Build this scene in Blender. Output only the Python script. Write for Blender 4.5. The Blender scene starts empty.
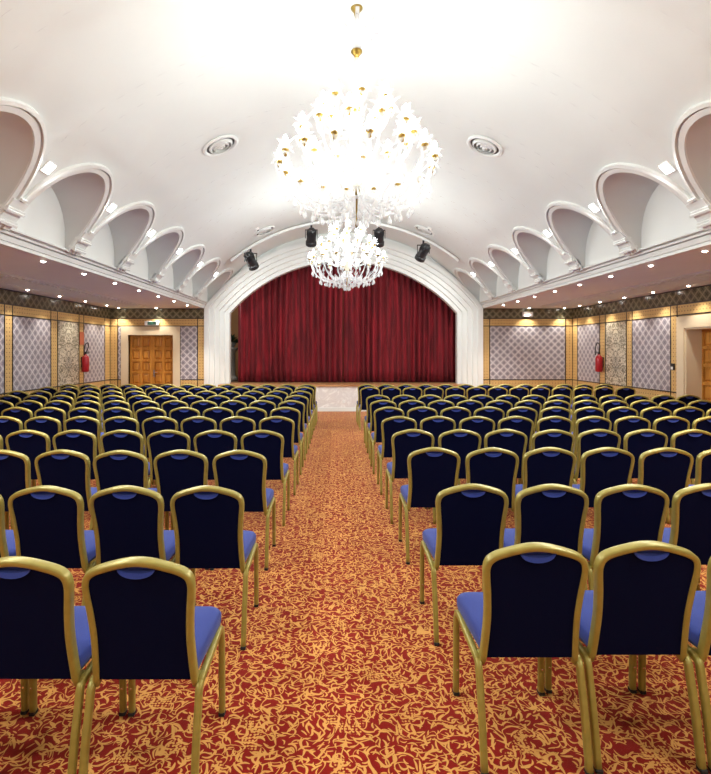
import bpy, bmesh, math, random
from mathutils import Vector, Matrix
PI = math.pi
random.seed(7)
S = bpy.context.scene
C = S.collection

# ------------------------------------------------------------------ helpers
def obj(name, bm, mat=None, parent=None, smooth=False, loc=None):
    me = bpy.data.meshes.new(name)
    bmesh.ops.recalc_face_normals(bm, faces=bm.faces[:])
    bm.to_mesh(me); bm.free()
    if smooth:
        for p in me.polygons: p.use_smooth = True
    if mat:
        for m in (mat if isinstance(mat, (list, tuple)) else [mat]): me.materials.append(m)
    o = bpy.data.objects.new(name, me); C.objects.link(o)
    if parent: o.parent = parent
    if loc: o.location = loc
    return o

def tag(o, label=None, cat=None, group=None, kind=None):
    if label: o['label'] = label
    if cat: o['category'] = cat
    if group: o['group'] = group
    if kind: o['kind'] = kind
    return o

def thing(name, label, cat, loc=(0, 0, 0), rz=0.0, group=None):
    o = bpy.data.objects.new(name, None); C.objects.link(o)
    o.empty_display_size = 0.1
    o.location = loc; o.rotation_euler = (0, 0, rz)
    return tag(o, label, cat, group)

def struct(name, bm, mat, parent=None, smooth=False):
    o = obj(name, bm, mat, parent, smooth)
    if not parent: o['kind'] = 'structure'
    return o

def dup(o, parent=None):
    c = o.copy(); C.objects.link(c); c.parent = parent
    for ch in KIDS.get(o.name, []): dup(ch, c)
    return c
KIDS = {}
def register(root):
    """remember the children of a prototype (and theirs) for dup()"""
    for o in list(C.objects):
        if o.parent: KIDS.setdefault(o.parent.name, [])
        if o.parent and o not in KIDS[o.parent.name]: KIDS[o.parent.name].append(o)

def box(bm, x0, x1, y0, y1, z0, z1, mi=0):
    v = [bm.verts.new((x, y, z)) for x in (x0, x1) for y in (y0, y1) for z in (z0, z1)]
    fs = [(0, 1, 3, 2), (4, 6, 7, 5), (0, 4, 5, 1), (2, 3, 7, 6), (0, 2, 6, 4), (1, 5, 7, 3)]
    for f in fs:
        fc = bm.faces.new([v[i] for i in f]); fc.material_index = mi
    return v

def bevel(bm, w, seg=2):
    bmesh.ops.bevel(bm, geom=bm.edges[:], offset=w, segments=seg, affect='EDGES', profile=0.5)

def lathe(bm, prof, seg=16, mat=Matrix.Identity(4), mi=0):
    rings = []
    for r, z in prof:
        if r < 1e-5:
            rings.append([bm.verts.new(mat @ Vector((0, 0, z)))])
        else:
            rings.append([bm.verts.new(mat @ Vector((r * math.cos(2 * PI * k / seg), r * math.sin(2 * PI * k / seg), z))) for k in range(seg)])
    for a, b in zip(rings, rings[1:]):
        for k in range(seg):
            k2 = (k + 1) % seg
            vs = [a[k % len(a)], a[k2 % len(a)], b[k2 % len(b)], b[k % len(b)]]
            u = []
            for q in vs:
                if q not in u: u.append(q)
            if len(u) > 2: bm.faces.new(u).material_index = mi
    for rg in (rings[0], rings[-1]):
        if len(rg) > 2: bm.faces.new(rg).material_index = mi

def catmull(pts, n=6):
    P = [Vector(p) for p in pts]
    P = [P[0] * 2 - P[1]] + P + [P[-1] * 2 - P[-2]]
    out = []
    for i in range(1, len(P) - 2):
        a, b, c, d = P[i - 1:i + 3]
        for k in range(n):
            t = k / n
            out.append(0.5 * ((2 * b) + (c - a) * t + (2 * a - 5 * b + 4 * c - d) * t * t + (3 * b - a - 3 * c + d) * t ** 3))
    out.append(P[-2].copy())
    return out

def sweep(bm, path, sec, ref, scale=None, cap=True):
    """sec: list of (a,b): a along ref-ish normal, b along binormal"""
    n = len(path); rings = []
    for i, p in enumerate(path):
        t = (path[min(i + 1, n - 1)] - path[max(i - 1, 0)]).normalized()
        r = Vector(ref)
        nn = (r - t * r.dot(t)).normalized(); b = t.cross(nn)
        s = scale[i] if scale else 1.0
        rings.append([bm.verts.new(p + nn * (q[0] * s) + b * (q[1] * s)) for q in sec])
    m = len(sec)
    for a, b in zip(rings, rings[1:]):
        for k in range(m):
            bm.faces.new((a[k], a[(k + 1) % m], b[(k + 1) % m], b[k]))
    if cap:
        bm.faces.new(rings[0]); bm.faces.new(rings[-1])

def rrect(w, h, r, seg=2):
    out = []
    for cx, cy, a0 in ((w / 2 - r, h / 2 - r, 0), (-w / 2 + r, h / 2 - r, 90), (-w / 2 + r, -h / 2 + r, 180), (w / 2 - r, -h / 2 + r, 270)):
        for k in range(seg + 1):
            a = math.radians(a0 + 90 * k / seg)
            out.append((cx + r * math.cos(a), cy + r * math.sin(a)))
    return out
def circ(r, n=8): return [(r * math.cos(2 * PI * k / n), r * math.sin(2 * PI * k / n)) for k in range(n)]

# ------------------------------------------------------------------ materials
def lin(r, g, b):
    f = lambda c: (c / 255 / 12.92) if c / 255 <= 0.04045 else ((c / 255 + 0.055) / 1.055) ** 2.4
    return (f(r), f(g), f(b), 1)

def principled(name, col, rough=0.5, metal=0.0, **kw):
    m = bpy.data.materials.new(name); m.use_nodes = True
    b = m.node_tree.nodes['Principled BSDF']
    b.inputs['Base Color'].default_value = col
    b.inputs['Roughness'].default_value = rough
    b.inputs['Metallic'].default_value = metal
    for k, v in kw.items(): b.inputs[k.replace('_', ' ')].default_value = v
    return m

class NG:
    def __init__(s, m):
        s.m = m; s.nt = m.node_tree; s.bsdf = s.nt.nodes['Principled BSDF']
    def node(s, t, **kw):
        n = s.nt.nodes.new(t)
        for k, v in kw.items(): setattr(n, k, v)
        return n
    def link(s, a, b): s.nt.links.new(a, b)
    def put(s, sock, v):
        if isinstance(v, X): v = v.s
        if isinstance(v, bpy.types.NodeSocket): s.link(v, sock)
        else: sock.default_value = v
    def op(s, o, *a):
        n = s.node('ShaderNodeMath', operation=o)
        for i, v in enumerate(a): s.put(n.inputs[i], v)
        return X(s, n.outputs[0])
    def coords(s):
        n = s.node('ShaderNodeTexCoord'); sp = s.node('ShaderNodeSeparateXYZ')
        s.link(n.outputs['Object'], sp.inputs[0])
        return n.outputs['Object'], [X(s, q) for q in sp.outputs]
    def vec(s, x, y, z=0.0):
        n = s.node('ShaderNodeCombineXYZ')
        for i, v in enumerate((x, y, z)): s.put(n.inputs[i], v)
        return n.outputs[0]
    def noise(s, v, scale, detail=2.0, rough=0.5, dist=0.0):
        n = s.node('ShaderNodeTexNoise')
        s.put(n.inputs['Vector'], v); n.inputs['Scale'].default_value = scale
        n.inputs['Detail'].default_value = detail; n.inputs['Roughness'].default_value = rough
        n.inputs['Distortion'].default_value = dist
        return X(s, n.outputs[0])
    def mix(s, f, a, b):
        n = s.node('ShaderNodeMix', data_type='RGBA')
        s.put(n.inputs['Factor'], f); s.put(n.inputs['A'] if False else n.inputs[6], a); s.put(n.inputs[7], b)
        return n.outputs[2]
    def bump(s, h, dist=0.01, st=1.0):
        n = s.node('ShaderNodeBump'); s.put(n.inputs['Height'], h)
        n.inputs['Distance'].default_value = dist; n.inputs['Strength'].default_value = st
        s.link(n.outputs[0], s.bsdf.inputs['Normal'])
class X:
    def __init__(s, g, sock): s.g = g; s.s = sock
    def __add__(s, o): return s.g.op('ADD', s, o)
    __radd__ = __add__
    def __sub__(s, o): return s.g.op('SUBTRACT', s, o)
    def __mul__(s, o): return s.g.op('MULTIPLY', s, o)
    __rmul__ = __mul__
    def __truediv__(s, o): return s.g.op('DIVIDE', s, o)
    def fract(s): return s.g.op('FRACT', s)
    def abs(s): return s.g.op('ABSOLUTE', s)
    def lt(s, o): return s.g.op('LESS_THAN', s, o)
    def gt(s, o): return s.g.op('GREATER_THAN', s, o)
    def max(s, o): return s.g.op('MAXIMUM', s, o)
    def min(s, o): return s.g.op('MINIMUM', s, o)
    def sin(s): return s.g.op('SINE', s)
    def cos(s): return s.g.op('COSINE', s)
    def sqrt(s): return s.g.op('SQRT', s)
    def ramp(s, a, b):
        n = s.g.node('ShaderNodeMapRange', interpolation_type='SMOOTHSTEP'); s.g.put(n.inputs[0], s)
        n.inputs[1].default_value = a; n.inputs[2].default_value = b
        return X(s.g, n.outputs[0])

def plaster(name, col, rough=0.7, var=0.03):
    m = principled(name, col, rough); g = NG(m)
    v, _ = g.coords()
    n = g.noise(v, 1.3, 4)
    c2 = tuple(c * (1 - var * 3) for c in col[:3]) + (1,)
    g.link(g.mix(n, c2, col), g.bsdf.inputs['Base Color'])
    g.bump(g.noise(v, 60, 3), 0.002, 0.25)
    return m
M = {}
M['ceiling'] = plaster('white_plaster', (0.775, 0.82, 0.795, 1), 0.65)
M['trimwhite'] = plaster('white_moulding', (0.79, 0.815, 0.79, 1), 0.5)
M['soffit'] = plaster('soffit_paint', (0.83, 0.89, 0.86, 1), 0.6)
M['niche'] = plaster('shaded_niche_plaster', (0.64, 0.66, 0.64, 1), 0.7)  # greyer plaster: shade inside the lunettes put into the colour
M['stone'] = plaster('cream_stone', lin(226, 210, 178), 0.45)
M['dado'] = plaster('beige_dado', lin(190, 165, 120), 0.5)
M['black'] = principled('black_metal', (0.012, 0.012, 0.014, 1), 0.4)
M['blacktile'] = principled('black_listello', (0.02, 0.014, 0.012, 1), 0.35)
M['white'] = principled('white_plastic', (0.8, 0.8, 0.78, 1), 0.4)
M['chrome'] = principled('chrome', (0.75, 0.75, 0.75, 1), 0.2, 1.0)
M['red'] = principled('red_enamel', (0.42, 0.012, 0.02, 1), 0.3)
M['rubber'] = principled('dark_rubber', (0.015, 0.012, 0.012, 1), 0.7)

def gold_frame():
    m = principled('old_gold_paint', lin(154, 140, 66), 0.36, 0.22); g = NG(m)
    v, _ = g.coords()
    g.link(g.mix(g.noise(v, 25, 3), lin(140, 128, 58), lin(168, 154, 78)), g.bsdf.inputs['Base Color'])
    return m
M['gold'] = gold_frame()
M['brass'] = principled('polished_brass', lin(150, 124, 62), 0.3, 1.0)

def fabric(name, c1, c2, scale=350):
    m = principled(name, c1, 0.9); g = NG(m)
    v, _ = g.coords()
    n = g.noise(v, scale, 2)
    g.link(g.mix(n, c1, c2), g.bsdf.inputs['Base Color'])
    g.bsdf.inputs['Sheen Weight'].default_value = 0.12
    g.bump(n, 0.001, 0.4)
    return m
M['blue'] = fabric('blue_fabric', lin(27, 43, 112), lin(39, 59, 140))
M['navy'] = fabric('shaded_blue_fabric', lin(8, 11, 36), lin(11, 16, 48))  # blue fabric again, with the shade on the chair backs in its colour
M['navy'].node_tree.nodes['Principled BSDF'].inputs['Sheen Weight'].default_value = 0.0
M['navy'].node_tree.nodes['Principled BSDF'].inputs['Specular IOR Level'].default_value = 0.05

def velvet():
    m = principled('red_velvet', lin(125, 12, 30), 0.85); g = NG(m)
    v, (x, y, z) = g.coords()
    n = g.noise(g.vec(x * 9.0, y * 2, z * 0.7), 1.0, 4)
    g.link(g.mix(n.ramp(0.35, 0.7), lin(86, 2, 14), lin(132, 10, 28)), g.bsdf.inputs['Base Color'])
    g.bsdf.inputs['Sheen Weight'].default_value = 0.06
    g.bsdf.inputs['Sheen Tint'].default_value = lin(220, 60, 80)
    return m
M['velvet'] = velvet()

def wood(name, c1, c2, axis=2):
    m = principled(name, c1, 0.4); g = NG(m)
    v, p = g.coords()
    q = [p[0] * 14.0, p[1] * 14.0, p[2] * 14.0]; q[axis] = p[axis] * 1.5
    n = g.noise(g.vec(*q), 1.0, 5, 0.6, 0.8)
    g.link(g.mix(n.ramp(0.3, 0.7), c1, c2), g.bsdf.inputs['Base Color'])
    return m
M['wood'] = wood('honey_oak', lin(170, 110, 38), lin(208, 148, 64))
M['lipwood'] = wood('stage_lip_wood', lin(150, 100, 60), lin(190, 140, 95), 0)
M['stagewood'] = wood('stage_boards', lin(90, 60, 40), lin(120, 84, 55), 1)

def marble():
    m = principled('white_marble', (0.7, 0.7, 0.7, 1), 0.3); g = NG(m)
    v, _ = g.coords()
    n = g.noise(v, 2.2, 7, 0.6, 1.6)
    g.link(g.mix((n - 0.5).abs().ramp(0.0, 0.16), lin(218, 213, 210), lin(240, 238, 234)), g.bsdf.inputs['Base Color'])
    return m
M['marble'] = marble()

def lattice(name, axis, cell, base, line, motif, lw=0.075, rough=0.3):
    m = principled(name, base, rough); g = NG(m)
    v, p = g.coords()
    u = p[axis] * (1.0 / cell); w = p[2] * (1.0 / cell)
    fa = (u + w).fract() - 0.5; fb = (u - w).fract() - 0.5
    aa, ab = fa.abs(), fb.abs()
    ln = aa.max(ab).ramp(0.5 - lw * 1.5, 0.5 - lw * 0.7)
    rad = (fa * fa + fb * fb).sqrt()
    ang = aa.min(ab)
    # leafy cross in the middle of every lozenge with a dark ring
    leaf = (ang.lt(0.07) * rad.lt(0.33)).max(rad.lt(0.15))
    ring = (rad - 0.26).abs().lt(0.035)
    n = g.noise(v, 38, 3)
    mot = leaf.max(ring * 0.6) * 0.85
    mot = (mot + (n - 0.5) * 0.5).ramp(0.1, 0.9)
    c = g.mix(mot, base, motif)
    c = g.mix(ln, c, line)
    # tile to tile variation
    tile = g.node('ShaderNodeTexWhiteNoise', noise_dimensions='2D')
    fl = lambda q: g.op('FLOOR', q)
    g.put(tile.inputs['Vector'], g.vec(fl(p[axis] * 5.0), fl(p[2] * 5.0)))
    c = g.mix(X(g, tile.outputs[0]) * 0.22, c, tuple(q * 0.6 for q in base[:3]) + (1,))
    gx = (p[axis] * 5.0).fract().lt(0.02).max((p[2] * 5.0).fract().lt(0.02))
    c = g.mix(gx * 0.35, c, (0.12, 0.11, 0.11, 1))
    g.link(c, g.bsdf.inputs['Base Color'])
    return m
B1, L1, D1 = lin(166, 160, 166), lin(212, 208, 210), lin(124, 118, 130)
M['lat_y'] = lattice('lattice_tile_side', 1, 0.205, B1, L1, D1)
M['lat_x'] = lattice('lattice_tile_end', 0, 0.205, B1, L1, D1)
B2, L2, D2 = lin(112, 108, 84), lin(150, 142, 116), lin(76, 72, 56)
M['frz_y'] = lattice('frieze_tile_side', 1, 0.2, B2, L2, D2, 0.06, 0.22)
M['frz_x'] = lattice('frieze_tile_end', 0, 0.2, B2, L2, D2, 0.06, 0.22)

def tan(name, axis):
    m = principled(name, lin(205, 160, 90), 0.35); g = NG(m)
    v, p = g.coords()
    u = (p[axis] * 12.5).fract() - 0.5; w = (p[2] * 12.5).fract() - 0.5
    d = (u * u + w * w).sqrt()
    dots = d.lt(0.2)
    n = g.noise(v, 22, 3)
    gr = u.abs().gt(0.47).max(w.abs().gt(0.47))
    c = g.mix(n, lin(196, 160, 100), lin(226, 194, 132))
    c = g.mix(dots * 0.7, c, lin(120, 74, 34))
    c = g.mix(gr * 0.35, c, lin(150, 105, 55))
    g.link(c, g.bsdf.inputs['Base Color'])
    return m
M['tan_y'] = tan('tan_border_side', 1); M['tan_x'] = tan('tan_border_end', 0)

def floral(name, cy):
    m = principled(name, lin(205, 196, 170), 0.3); g = NG(m)
    v, p = g.coords()
    u = (p[1] - cy).abs(); w = p[2]
    vv = g.vec(u, w)
    n = g.noise(vv, 9.0, 1.5, 0.5, 1.2)
    scroll = (n - 0.5).abs().ramp(0.075, 0.03)
    n2 = g.noise(vv, 21.0, 1.0, 0.5, 0.6)
    leaf = n2.ramp(0.57, 0.63)
    # vase shape low in the middle
    du = u / 0.16; dw = (w - 1.33) / 0.2
    vase = (du * du + dw * dw).sqrt().ramp(1.1, 0.7)
    c = g.mix(scroll * 0.85, lin(214, 206, 184), lin(92, 86, 66))
    c = g.mix(leaf * 0.75, c, lin(118, 108, 84))
    c = g.mix(vase * (g.noise(vv, 30, 1).ramp(0.4, 0.6)) * 0.7, c, lin(70, 76, 82))
    edge = u.gt(0.4) * ((w * 11.0).fract() - 0.5).abs().lt(0.25)
    c = g.mix(edge * 0.4, c, lin(120, 110, 90))
    g.link(c, g.bsdf.inputs['Base Color'])
    return m

def carpet():
    m = principled('red_gold_carpet', lin(150, 30, 15), 0.95); g = NG(m)
    v, (x, y, z) = g.coords()
    wob = g.noise(v, 9.0, 1); wob2 = g.noise(g.vec(x + 7.3, y + 2.1), 9.0, 1)
    px = x + (wob - 0.5) * 0.05; py = y + (wob2 - 0.5) * 0.05
    def leaves(sc, ox, L, W, bend):
        qx = px * sc + ox; qy = py * sc + ox * 1.7
        vo = g.node('ShaderNodeTexVoronoi', voronoi_dimensions='2D', feature='F1')
        vo.inputs['Scale'].default_value = 1.0
        vo.inputs['Randomness'].default_value = 0.9
        g.put(vo.inputs['Vector'], g.vec(qx, qy))
        sp = g.node('ShaderNodeSeparateXYZ'); g.link(vo.outputs['Position'], sp.inputs[0])
        sc_ = g.node('ShaderNodeSeparateColor'); g.link(vo.outputs['Color'], sc_.inputs[0])
        dx = qx - X(g, sp.outputs[0]); dy = qy - X(g, sp.outputs[1])
        a = X(g, sc_.outputs[0]) * 6.2832
        ca, sa = a.cos(), a.sin()
        rx = dx * ca + dy * sa; ry = dy * ca - dx * sa
        k = (X(g, sc_.outputs[1]) - 0.5) * bend
        ry = ry - rx * rx * k + 0.06
        e = (rx / L) * (rx / L) + (ry / W) * (ry / W)
        return e.ramp(1.15, 0.85)
    l = leaves(15.0, 0.0, 0.52, 0.085, 3.4).max(leaves(18.0, 31.7, 0.48, 0.08, 4.4)).max(leaves(25.0, 77.1, 0.40, 0.095, 3.0))
    vn = g.noise(g.vec(px, py), 10.5, 0.5, 0.5, 0.5)
    vine = (vn - 0.5).abs().ramp(0.016, 0.010)
    vo = g.node('ShaderNodeTexVoronoi', voronoi_dimensions='2D', feature='F1')
    vo.inputs['Scale'].default_value = 62.0; vo.inputs['Randomness'].default_value = 0.35
    g.put(vo.inputs['Vector'], g.vec(x, y))
    berries = X(g, vo.outputs['Distance']).ramp(0.36, 0.28) * g.noise(v, 6.0, 1).ramp(0.64, 0.67)
    pat = l.max(vine).max(berries)
    fib = g.noise(v, 420, 2)
    red = g.mix(fib, lin(110, 11, 9), lin(146, 27, 18))
    gld = g.mix(fib, lin(195, 134, 64), lin(223, 169, 95))
    g.link(g.mix(pat, red, gld), g.bsdf.inputs['Base Color'])
    g.bsdf.inputs['Specular IOR Level'].default_value = 0.1
    g.bsdf.inputs['Sheen Weight'].default_value = 0.42; g.bsdf.inputs['Sheen Roughness'].default_value = 0.35; g.bsdf.inputs['Sheen Tint'].default_value = lin(235, 215, 195)
    g.bump(fib, 0.003, 0.5)
    return m
M['carpet'] = carpet()

def emission(name, col, strength):
    m = bpy.data.materials.new(name); m.use_nodes = True
    nt = m.node_tree; nt.nodes.clear()
    e = nt.nodes.new('ShaderNodeEmission'); o = nt.nodes.new('ShaderNodeOutputMaterial')
    e.inputs[0].default_value = col; e.inputs[1].default_value = strength
    nt.links.new(e.outputs[0], o.inputs[0])
    return m
def glass(name, col, transp):
    m = principled(name, col, 0.12); nt = m.node_tree
    b = nt.nodes['Principled BSDF']; o = nt.nodes['Material Output']
    tl = nt.nodes.new('ShaderNodeBsdfTranslucent'); tl.inputs[0].default_value = col
    tr = nt.nodes.new('ShaderNodeBsdfTransparent')
    m1 = nt.nodes.new('ShaderNodeMixShader'); m1.inputs[0].default_value = 0.45
    m2 = nt.nodes.new('ShaderNodeMixShader'); m2.inputs[0].default_value = transp
    nt.links.new(b.outputs[0], m1.inputs[1]); nt.links.new(tl.outputs[0], m1.inputs[2])
    nt.links.new(m1.outputs[0], m2.inputs[1]); nt.links.new(tr.outputs[0], m2.inputs[2])
    nt.links.new(m2.outputs[0], o.inputs[0])
    return m
M['glass'] = glass('milky_crystal', (0.86, 0.88, 0.89, 1), 0.56)
M['amber'] = glass('amber_crystal', lin(240, 234, 215), 0.5)
M['bulb'] = emission('lit_bulb', (0.95, 1.0, 0.985, 1), 118.0)
M['spotglow'] = emission('lit_downlight', (1.0, 0.94, 0.85, 1), 45.0)
M['squareglow'] = emission('lit_square_panel', (1.0, 0.98, 0.95, 1), 14.0)

# ------------------------------------------------------------------ dimensions
CAMX, CAMZ, F = -0.24, 1.69, 500.0
D = 14.08                       # depth of the end wall
Y0 = D - 1.485 * 11             # rear wall behind the camera
XL, XR = -6.58, 6.46
ZS = 2.86                       # soffit height
R, ZC = 4.6, 0.40               # vault radius and centre height
PHI0 = math.asin((3.0 - ZC) / R)
SMAX = (PI / 2 - PHI0) * R

# camera
cd = bpy.data.cameras.new('camera'); cam = bpy.data.objects.new('camera', cd); C.objects.link(cam)
cam.location = (CAMX, 0, CAMZ); cam.rotation_euler = (PI / 2, 0, 0)
cd.lens = F / 774 * 36; cd.sensor_width = 36
cd.shift_x = 20.5 / 774; cd.shift_y = -37 / 774
cd.clip_start = 0.05; cd.clip_end = 100
S.camera = cam

# ------------------------------------------------------------------ floor
bm = bmesh.new(); box(bm, XL - 0.5, XR + 0.8, Y0 - 0.2, D, -0.1, 0.0)
struct('floor', bm, M['carpet'])

# ------------------------------------------------------------------ vault with lunettes
def vp(sgn, y, s, h=0.0):
    ph = PHI0 + s / R; r = R - h
    return Vector((sgn * r * math.cos(ph), y, ZC + r * math.sin(ph)))
BAY = 1.485; A_ = 0.60; S1 = 0.26; EH = 0.82
def open_s(y):
    t = max(0.0, 1 - (y / A_) ** 2)
    return S1 + EH * math.sqrt(t)
bays = [D + 0.12 - BAY * (n + 0.5) for n in range(11)]
def vault_bm():
    bm = bmesh.new(); NR = 18
    for sgn in (-1, 1):
        for yc in bays:
            cols = [(-BAY / 2, 0), (-(BAY / 2 + A_) / 2, 0), (-A_, 0)]
            blocks = [cols]
            NN = 22
            ops = [(-A_ * math.cos(PI * k / NN), None) for k in range(NN + 1)]
            blocks.append([(y, open_s(y)) for y, _ in ops])
            blocks.append([(A_, 0), ((BAY / 2 + A_) / 2, 0), (BAY / 2, 0)])
            for blk in blocks:
                prev = None
                for y, s0 in blk:
                    c = [bm.verts.new(vp(sgn, yc + y, s0 + (SMAX - s0) * k / NR)) for k in range(NR + 1)]
                    if prev:
                        for k in range(NR): bm.faces.new((prev[k], c[k], c[k + 1], prev[k + 1]))
                    prev = c
    bmesh.ops.remove_doubles(bm, verts=bm.verts[:], dist=1e-4)
    return bm
bmv = vault_bm()
ceiling = struct('ceiling', bmv, M['ceiling'], smooth=True)

TX = 3.825
def lunette_curve(off=0.0, n=28):
    """points (y, s) of the opening outline offset outward by off"""
    a, e = A_ + off, EH + off
    pts = [(-a, 0.0), (-a, S1 * 0.5)]
    pts += [(-a * math.cos(PI * k / n), S1 + e * math.sin(PI * k / n)) for k in range(n + 1)]
    pts += [(a, S1 * 0.5), (a, 0.0)]
    return pts
def lunette_bm(sgn):
    bm = bmesh.new()
    cur = lunette_curve()
    a = [bm.verts.new(vp(sgn, y, s)) for y, s in cur]
    b = [bm.verts.new(Vector((sgn * TX, y, vp(sgn, y, s).z))) for y, s in cur]
    for i in range(len(cur) - 1): bm.faces.new((a[i], a[i + 1], b[i + 1], b[i]))
    return bm
def tymp_bm(sgn):
    bm = bmesh.new()
    cur = lunette_curve()
    b = [bm.verts.new(Vector((sgn * (TX - 0.002), y, vp(sgn, y, s).z))) for y, s in cur]
    bm.faces.new(b)
    return bm
def mould_bm(sgn):
    bm = bmesh.new()
    prof = [(0, -0.02), (0, 0.024), (0.062, 0.026), (0.066, 0.0), (0.080, 0.0), (0.084, 0.042), (0.122, 0.034), (0.126, -0.01)]
    cols = []
    for off, h in prof:
        cols.append([bm.verts.new(vp(sgn, y, s, h)) for y, s in lunette_curve(off)])
    for a, b in zip(cols, cols[1:]):
        for i in range(len(a) - 1): bm.faces.new((a[i], a[i + 1], b[i + 1], b[i]))
    return bm
def console_bm(sgn):
    bm = bmesh.new()
    def blk(s0, s1, w, h):
        vs = [bm.verts.new(vp(sgn, y, s, hh)) for hh in (-0.02, h) for y in (-w, w) for s in (s0, s1)]
        for f in [(0, 1, 3, 2), (4, 6, 7, 5), (0, 4, 5, 1), (2, 3, 7, 6), (0, 2, 6, 4), (1, 5, 7, 3)]:
            bm.faces.new([vs[i] for i in f])
    blk(0.06, 0.09, 0.145, 0.075); blk(0.09, 0.115, 0.138, 0.06); blk(0.115, 0.20, 0.13, 0.042)
    blk(0.20, 0.23, 0.145, 0.07); blk(0.23, 0.255, 0.138, 0.058)
    blk(0.255, 0.35, 0.125, 0.042); blk(0.36, 0.39, 0.05, 0.06)
    return bm
for sgn in (-1, 1):
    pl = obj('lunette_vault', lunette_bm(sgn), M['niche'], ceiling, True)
    pt = obj('lunette_back', tymp_bm(sgn), M['trimwhite'], ceiling)
    pm = obj('arch_moulding', mould_bm(sgn), M['trimwhite'], ceiling)
    pc = obj('console_bracket', console_bm(sgn), M['trimwhite'], ceiling)
    for k, yc in enumerate(bays):
        for src in (pl, pt, pm):
            o = src if k == 0 else src.copy()
            if k: C.objects.link(o)
            o.location.y = yc
        o = pc if k == 0 else pc.copy()
        if k: C.objects.link(o)
        o.location.y = yc - BAY / 2

# soffits over the side aisles, their moulded bands and the cornices
for sgn, xw, side in ((-1, XL, 'left'), (1, XR, 'right')):
    bm = bmesh.new(); x0, x1 = sorted((sgn * 3.9, xw))
    box(bm, x0, x1, Y0, D, ZS, ZS + 0.12)
    so = struct('ceiling_' + side, bm, M['soffit'])
    bm = bmesh.new(); xa, xb = sorted((sgn * 5.2, sgn * 5.95))
    for q0, q1 in ((xa, xa + 0.05), (xb - 0.05, xb)): box(bm, q0, q1, Y0, D - 0.9, ZS - 0.03, ZS + 0.001)
    n = int((D - 0.95 - Y0) / 0.17)
    for k in range(n):
        yk = Y0 + 0.03 + k * 0.17
        box(bm, xa + 0.09, xb - 0.09, yk, yk + 0.085, ZS - 0.045, ZS + 0.001)
    obj('moulded_band', bm, M['soffit'], so)
    prof = [(3.99, ZS - 0.005)] + [(x, ZS + z) for x, z in ((3.895, -0.005), (3.895, 0.026), (3.915, 0.028), (3.915, 0.036), (3.88, 0.038), (3.862, 0.092), (3.89, 0.094), (3.89, 0.104), (3.838, 0.106), (3.83, 0.132), (3.855, 0.134), (3.855, 0.143), (3.79, 0.145), (3.785, 0.165))] + [(3.99, ZS + 0.165)]
    bm = bmesh.new()
    r0 = [bm.verts.new((sgn * x, Y0, z)) for x, z in prof]; r1 = [bm.verts.new((sgn * x, D, z)) for x, z in prof]
    for i in range(len(prof)): bm.faces.new((r0[i], r0[(i + 1) % len(prof)], r1[(i + 1) % len(prof)], r1[i]))
    bm.faces.new(r0); bm.faces.new(r1)
    struct('trim_%d' % (1 if sgn < 0 else 2), bm, M['trimwhite'])

# ------------------------------------------------------------------ proscenium (end of the hall)
def arch_path(t, n=40):
    w, r = 3.89 - 0.655 * t, 4.87 - 0.60 * t
    zc = -0.05
    a0 = math.acos(w / r)
    pts = [(-w, 0.0), (-w, 1.4)]
    pts += [(-r * math.cos(a0 + (PI - 2 * a0) * k / n), zc + r * math.sin(a0 + (PI - 2 * a0) * k / n)) for k in range(n + 1)]
    pts += [(w, 1.4), (w, 0.0)]
    return pts
prof = [(-0.35, D + 0.02), (-0.02, D + 0.02), (-0.02, D - 0.10)]
nb = 5
for i in range(nb):
    ta, tb = -0.02 + i * 1.02 / nb, -0.02 + (i + 1) * 1.02 / nb
    yb = D - 0.10 + i * 0.055
    if i: prof += [(ta, yb - 0.055 + 0.004), (ta + 0.012, yb - 0.015), (ta + 0.028, yb)]
    prof.append((tb, yb))
prof.append((1.0, D + 0.32))
bm = bmesh.new(); cols = []
for t, y in prof: cols.append([bm.verts.new((x, y, z)) for x, z in arch_path(t)])
for a, b in zip(cols, cols[1:]):
    for i in range(len(a) - 1): bm.faces.new((a[i], a[i + 1], b[i + 1], b[i]))
struct('trim_3', bm, M['trimwhite'])

# stage
bm = bmesh.new(); box(bm, -5.5, 5.5, D + 0.03, D + 4.2, 0.0, 0.725)
stg = struct('floor_stage', bm, M['stagewood'])
bm = bmesh.new(); box(bm, -3.42, 3.42, D - 0.30, D + 0.03, 0.0, 0.685)
obj('marble_front', bm, M['marble'], stg)
bm = bmesh.new(); box(bm, -3.46, 3.46, D - 0.34, D + 0.6, 0.685, 0.735)
obj('wooden_lip', bm, M['lipwood'], stg)
bm = bmesh.new(); box(bm, -3.42, 3.42, D - 0.32, D - 0.295, 0.0, 0.11)
struct('baseboard_stage', bm, M['trimwhite'])
bm = bmesh.new(); box(bm, -5.5, 5.5, D + 4.1, D + 4.2, 0.725, 6.0); box(bm, -5.6, -5.5, D + 0.5, D + 4.2, 0.725, 6.0); box(bm, 5.5, 5.6, D + 0.5, D + 4.2, 0.725, 6.0)
box(bm, -5.6, 5.6, D + 0.1, D + 4.2, 6.0, 6.1)
box(bm, -5.6, -3.93, D + 0.36, D + 0.5, 0.725, 6.0); box(bm, 3.93, 5.6, D + 0.36, D + 0.5, 0.725, 6.0)
struct('wall_backstage', bm, plaster('backstage_brown', lin(150, 112, 70), 0.8))
bm = bmesh.new(); box(bm, -0.035, 0.035, -0.012, 0.0, -0.045, 0.045); bevel(bm, 0.006)
o = obj('socket_plate', bm, M['white'], loc=(0.005, D - 0.30, 0.27)); tag(o, 'small white socket plate low on the marble stage front', 'socket')

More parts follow.
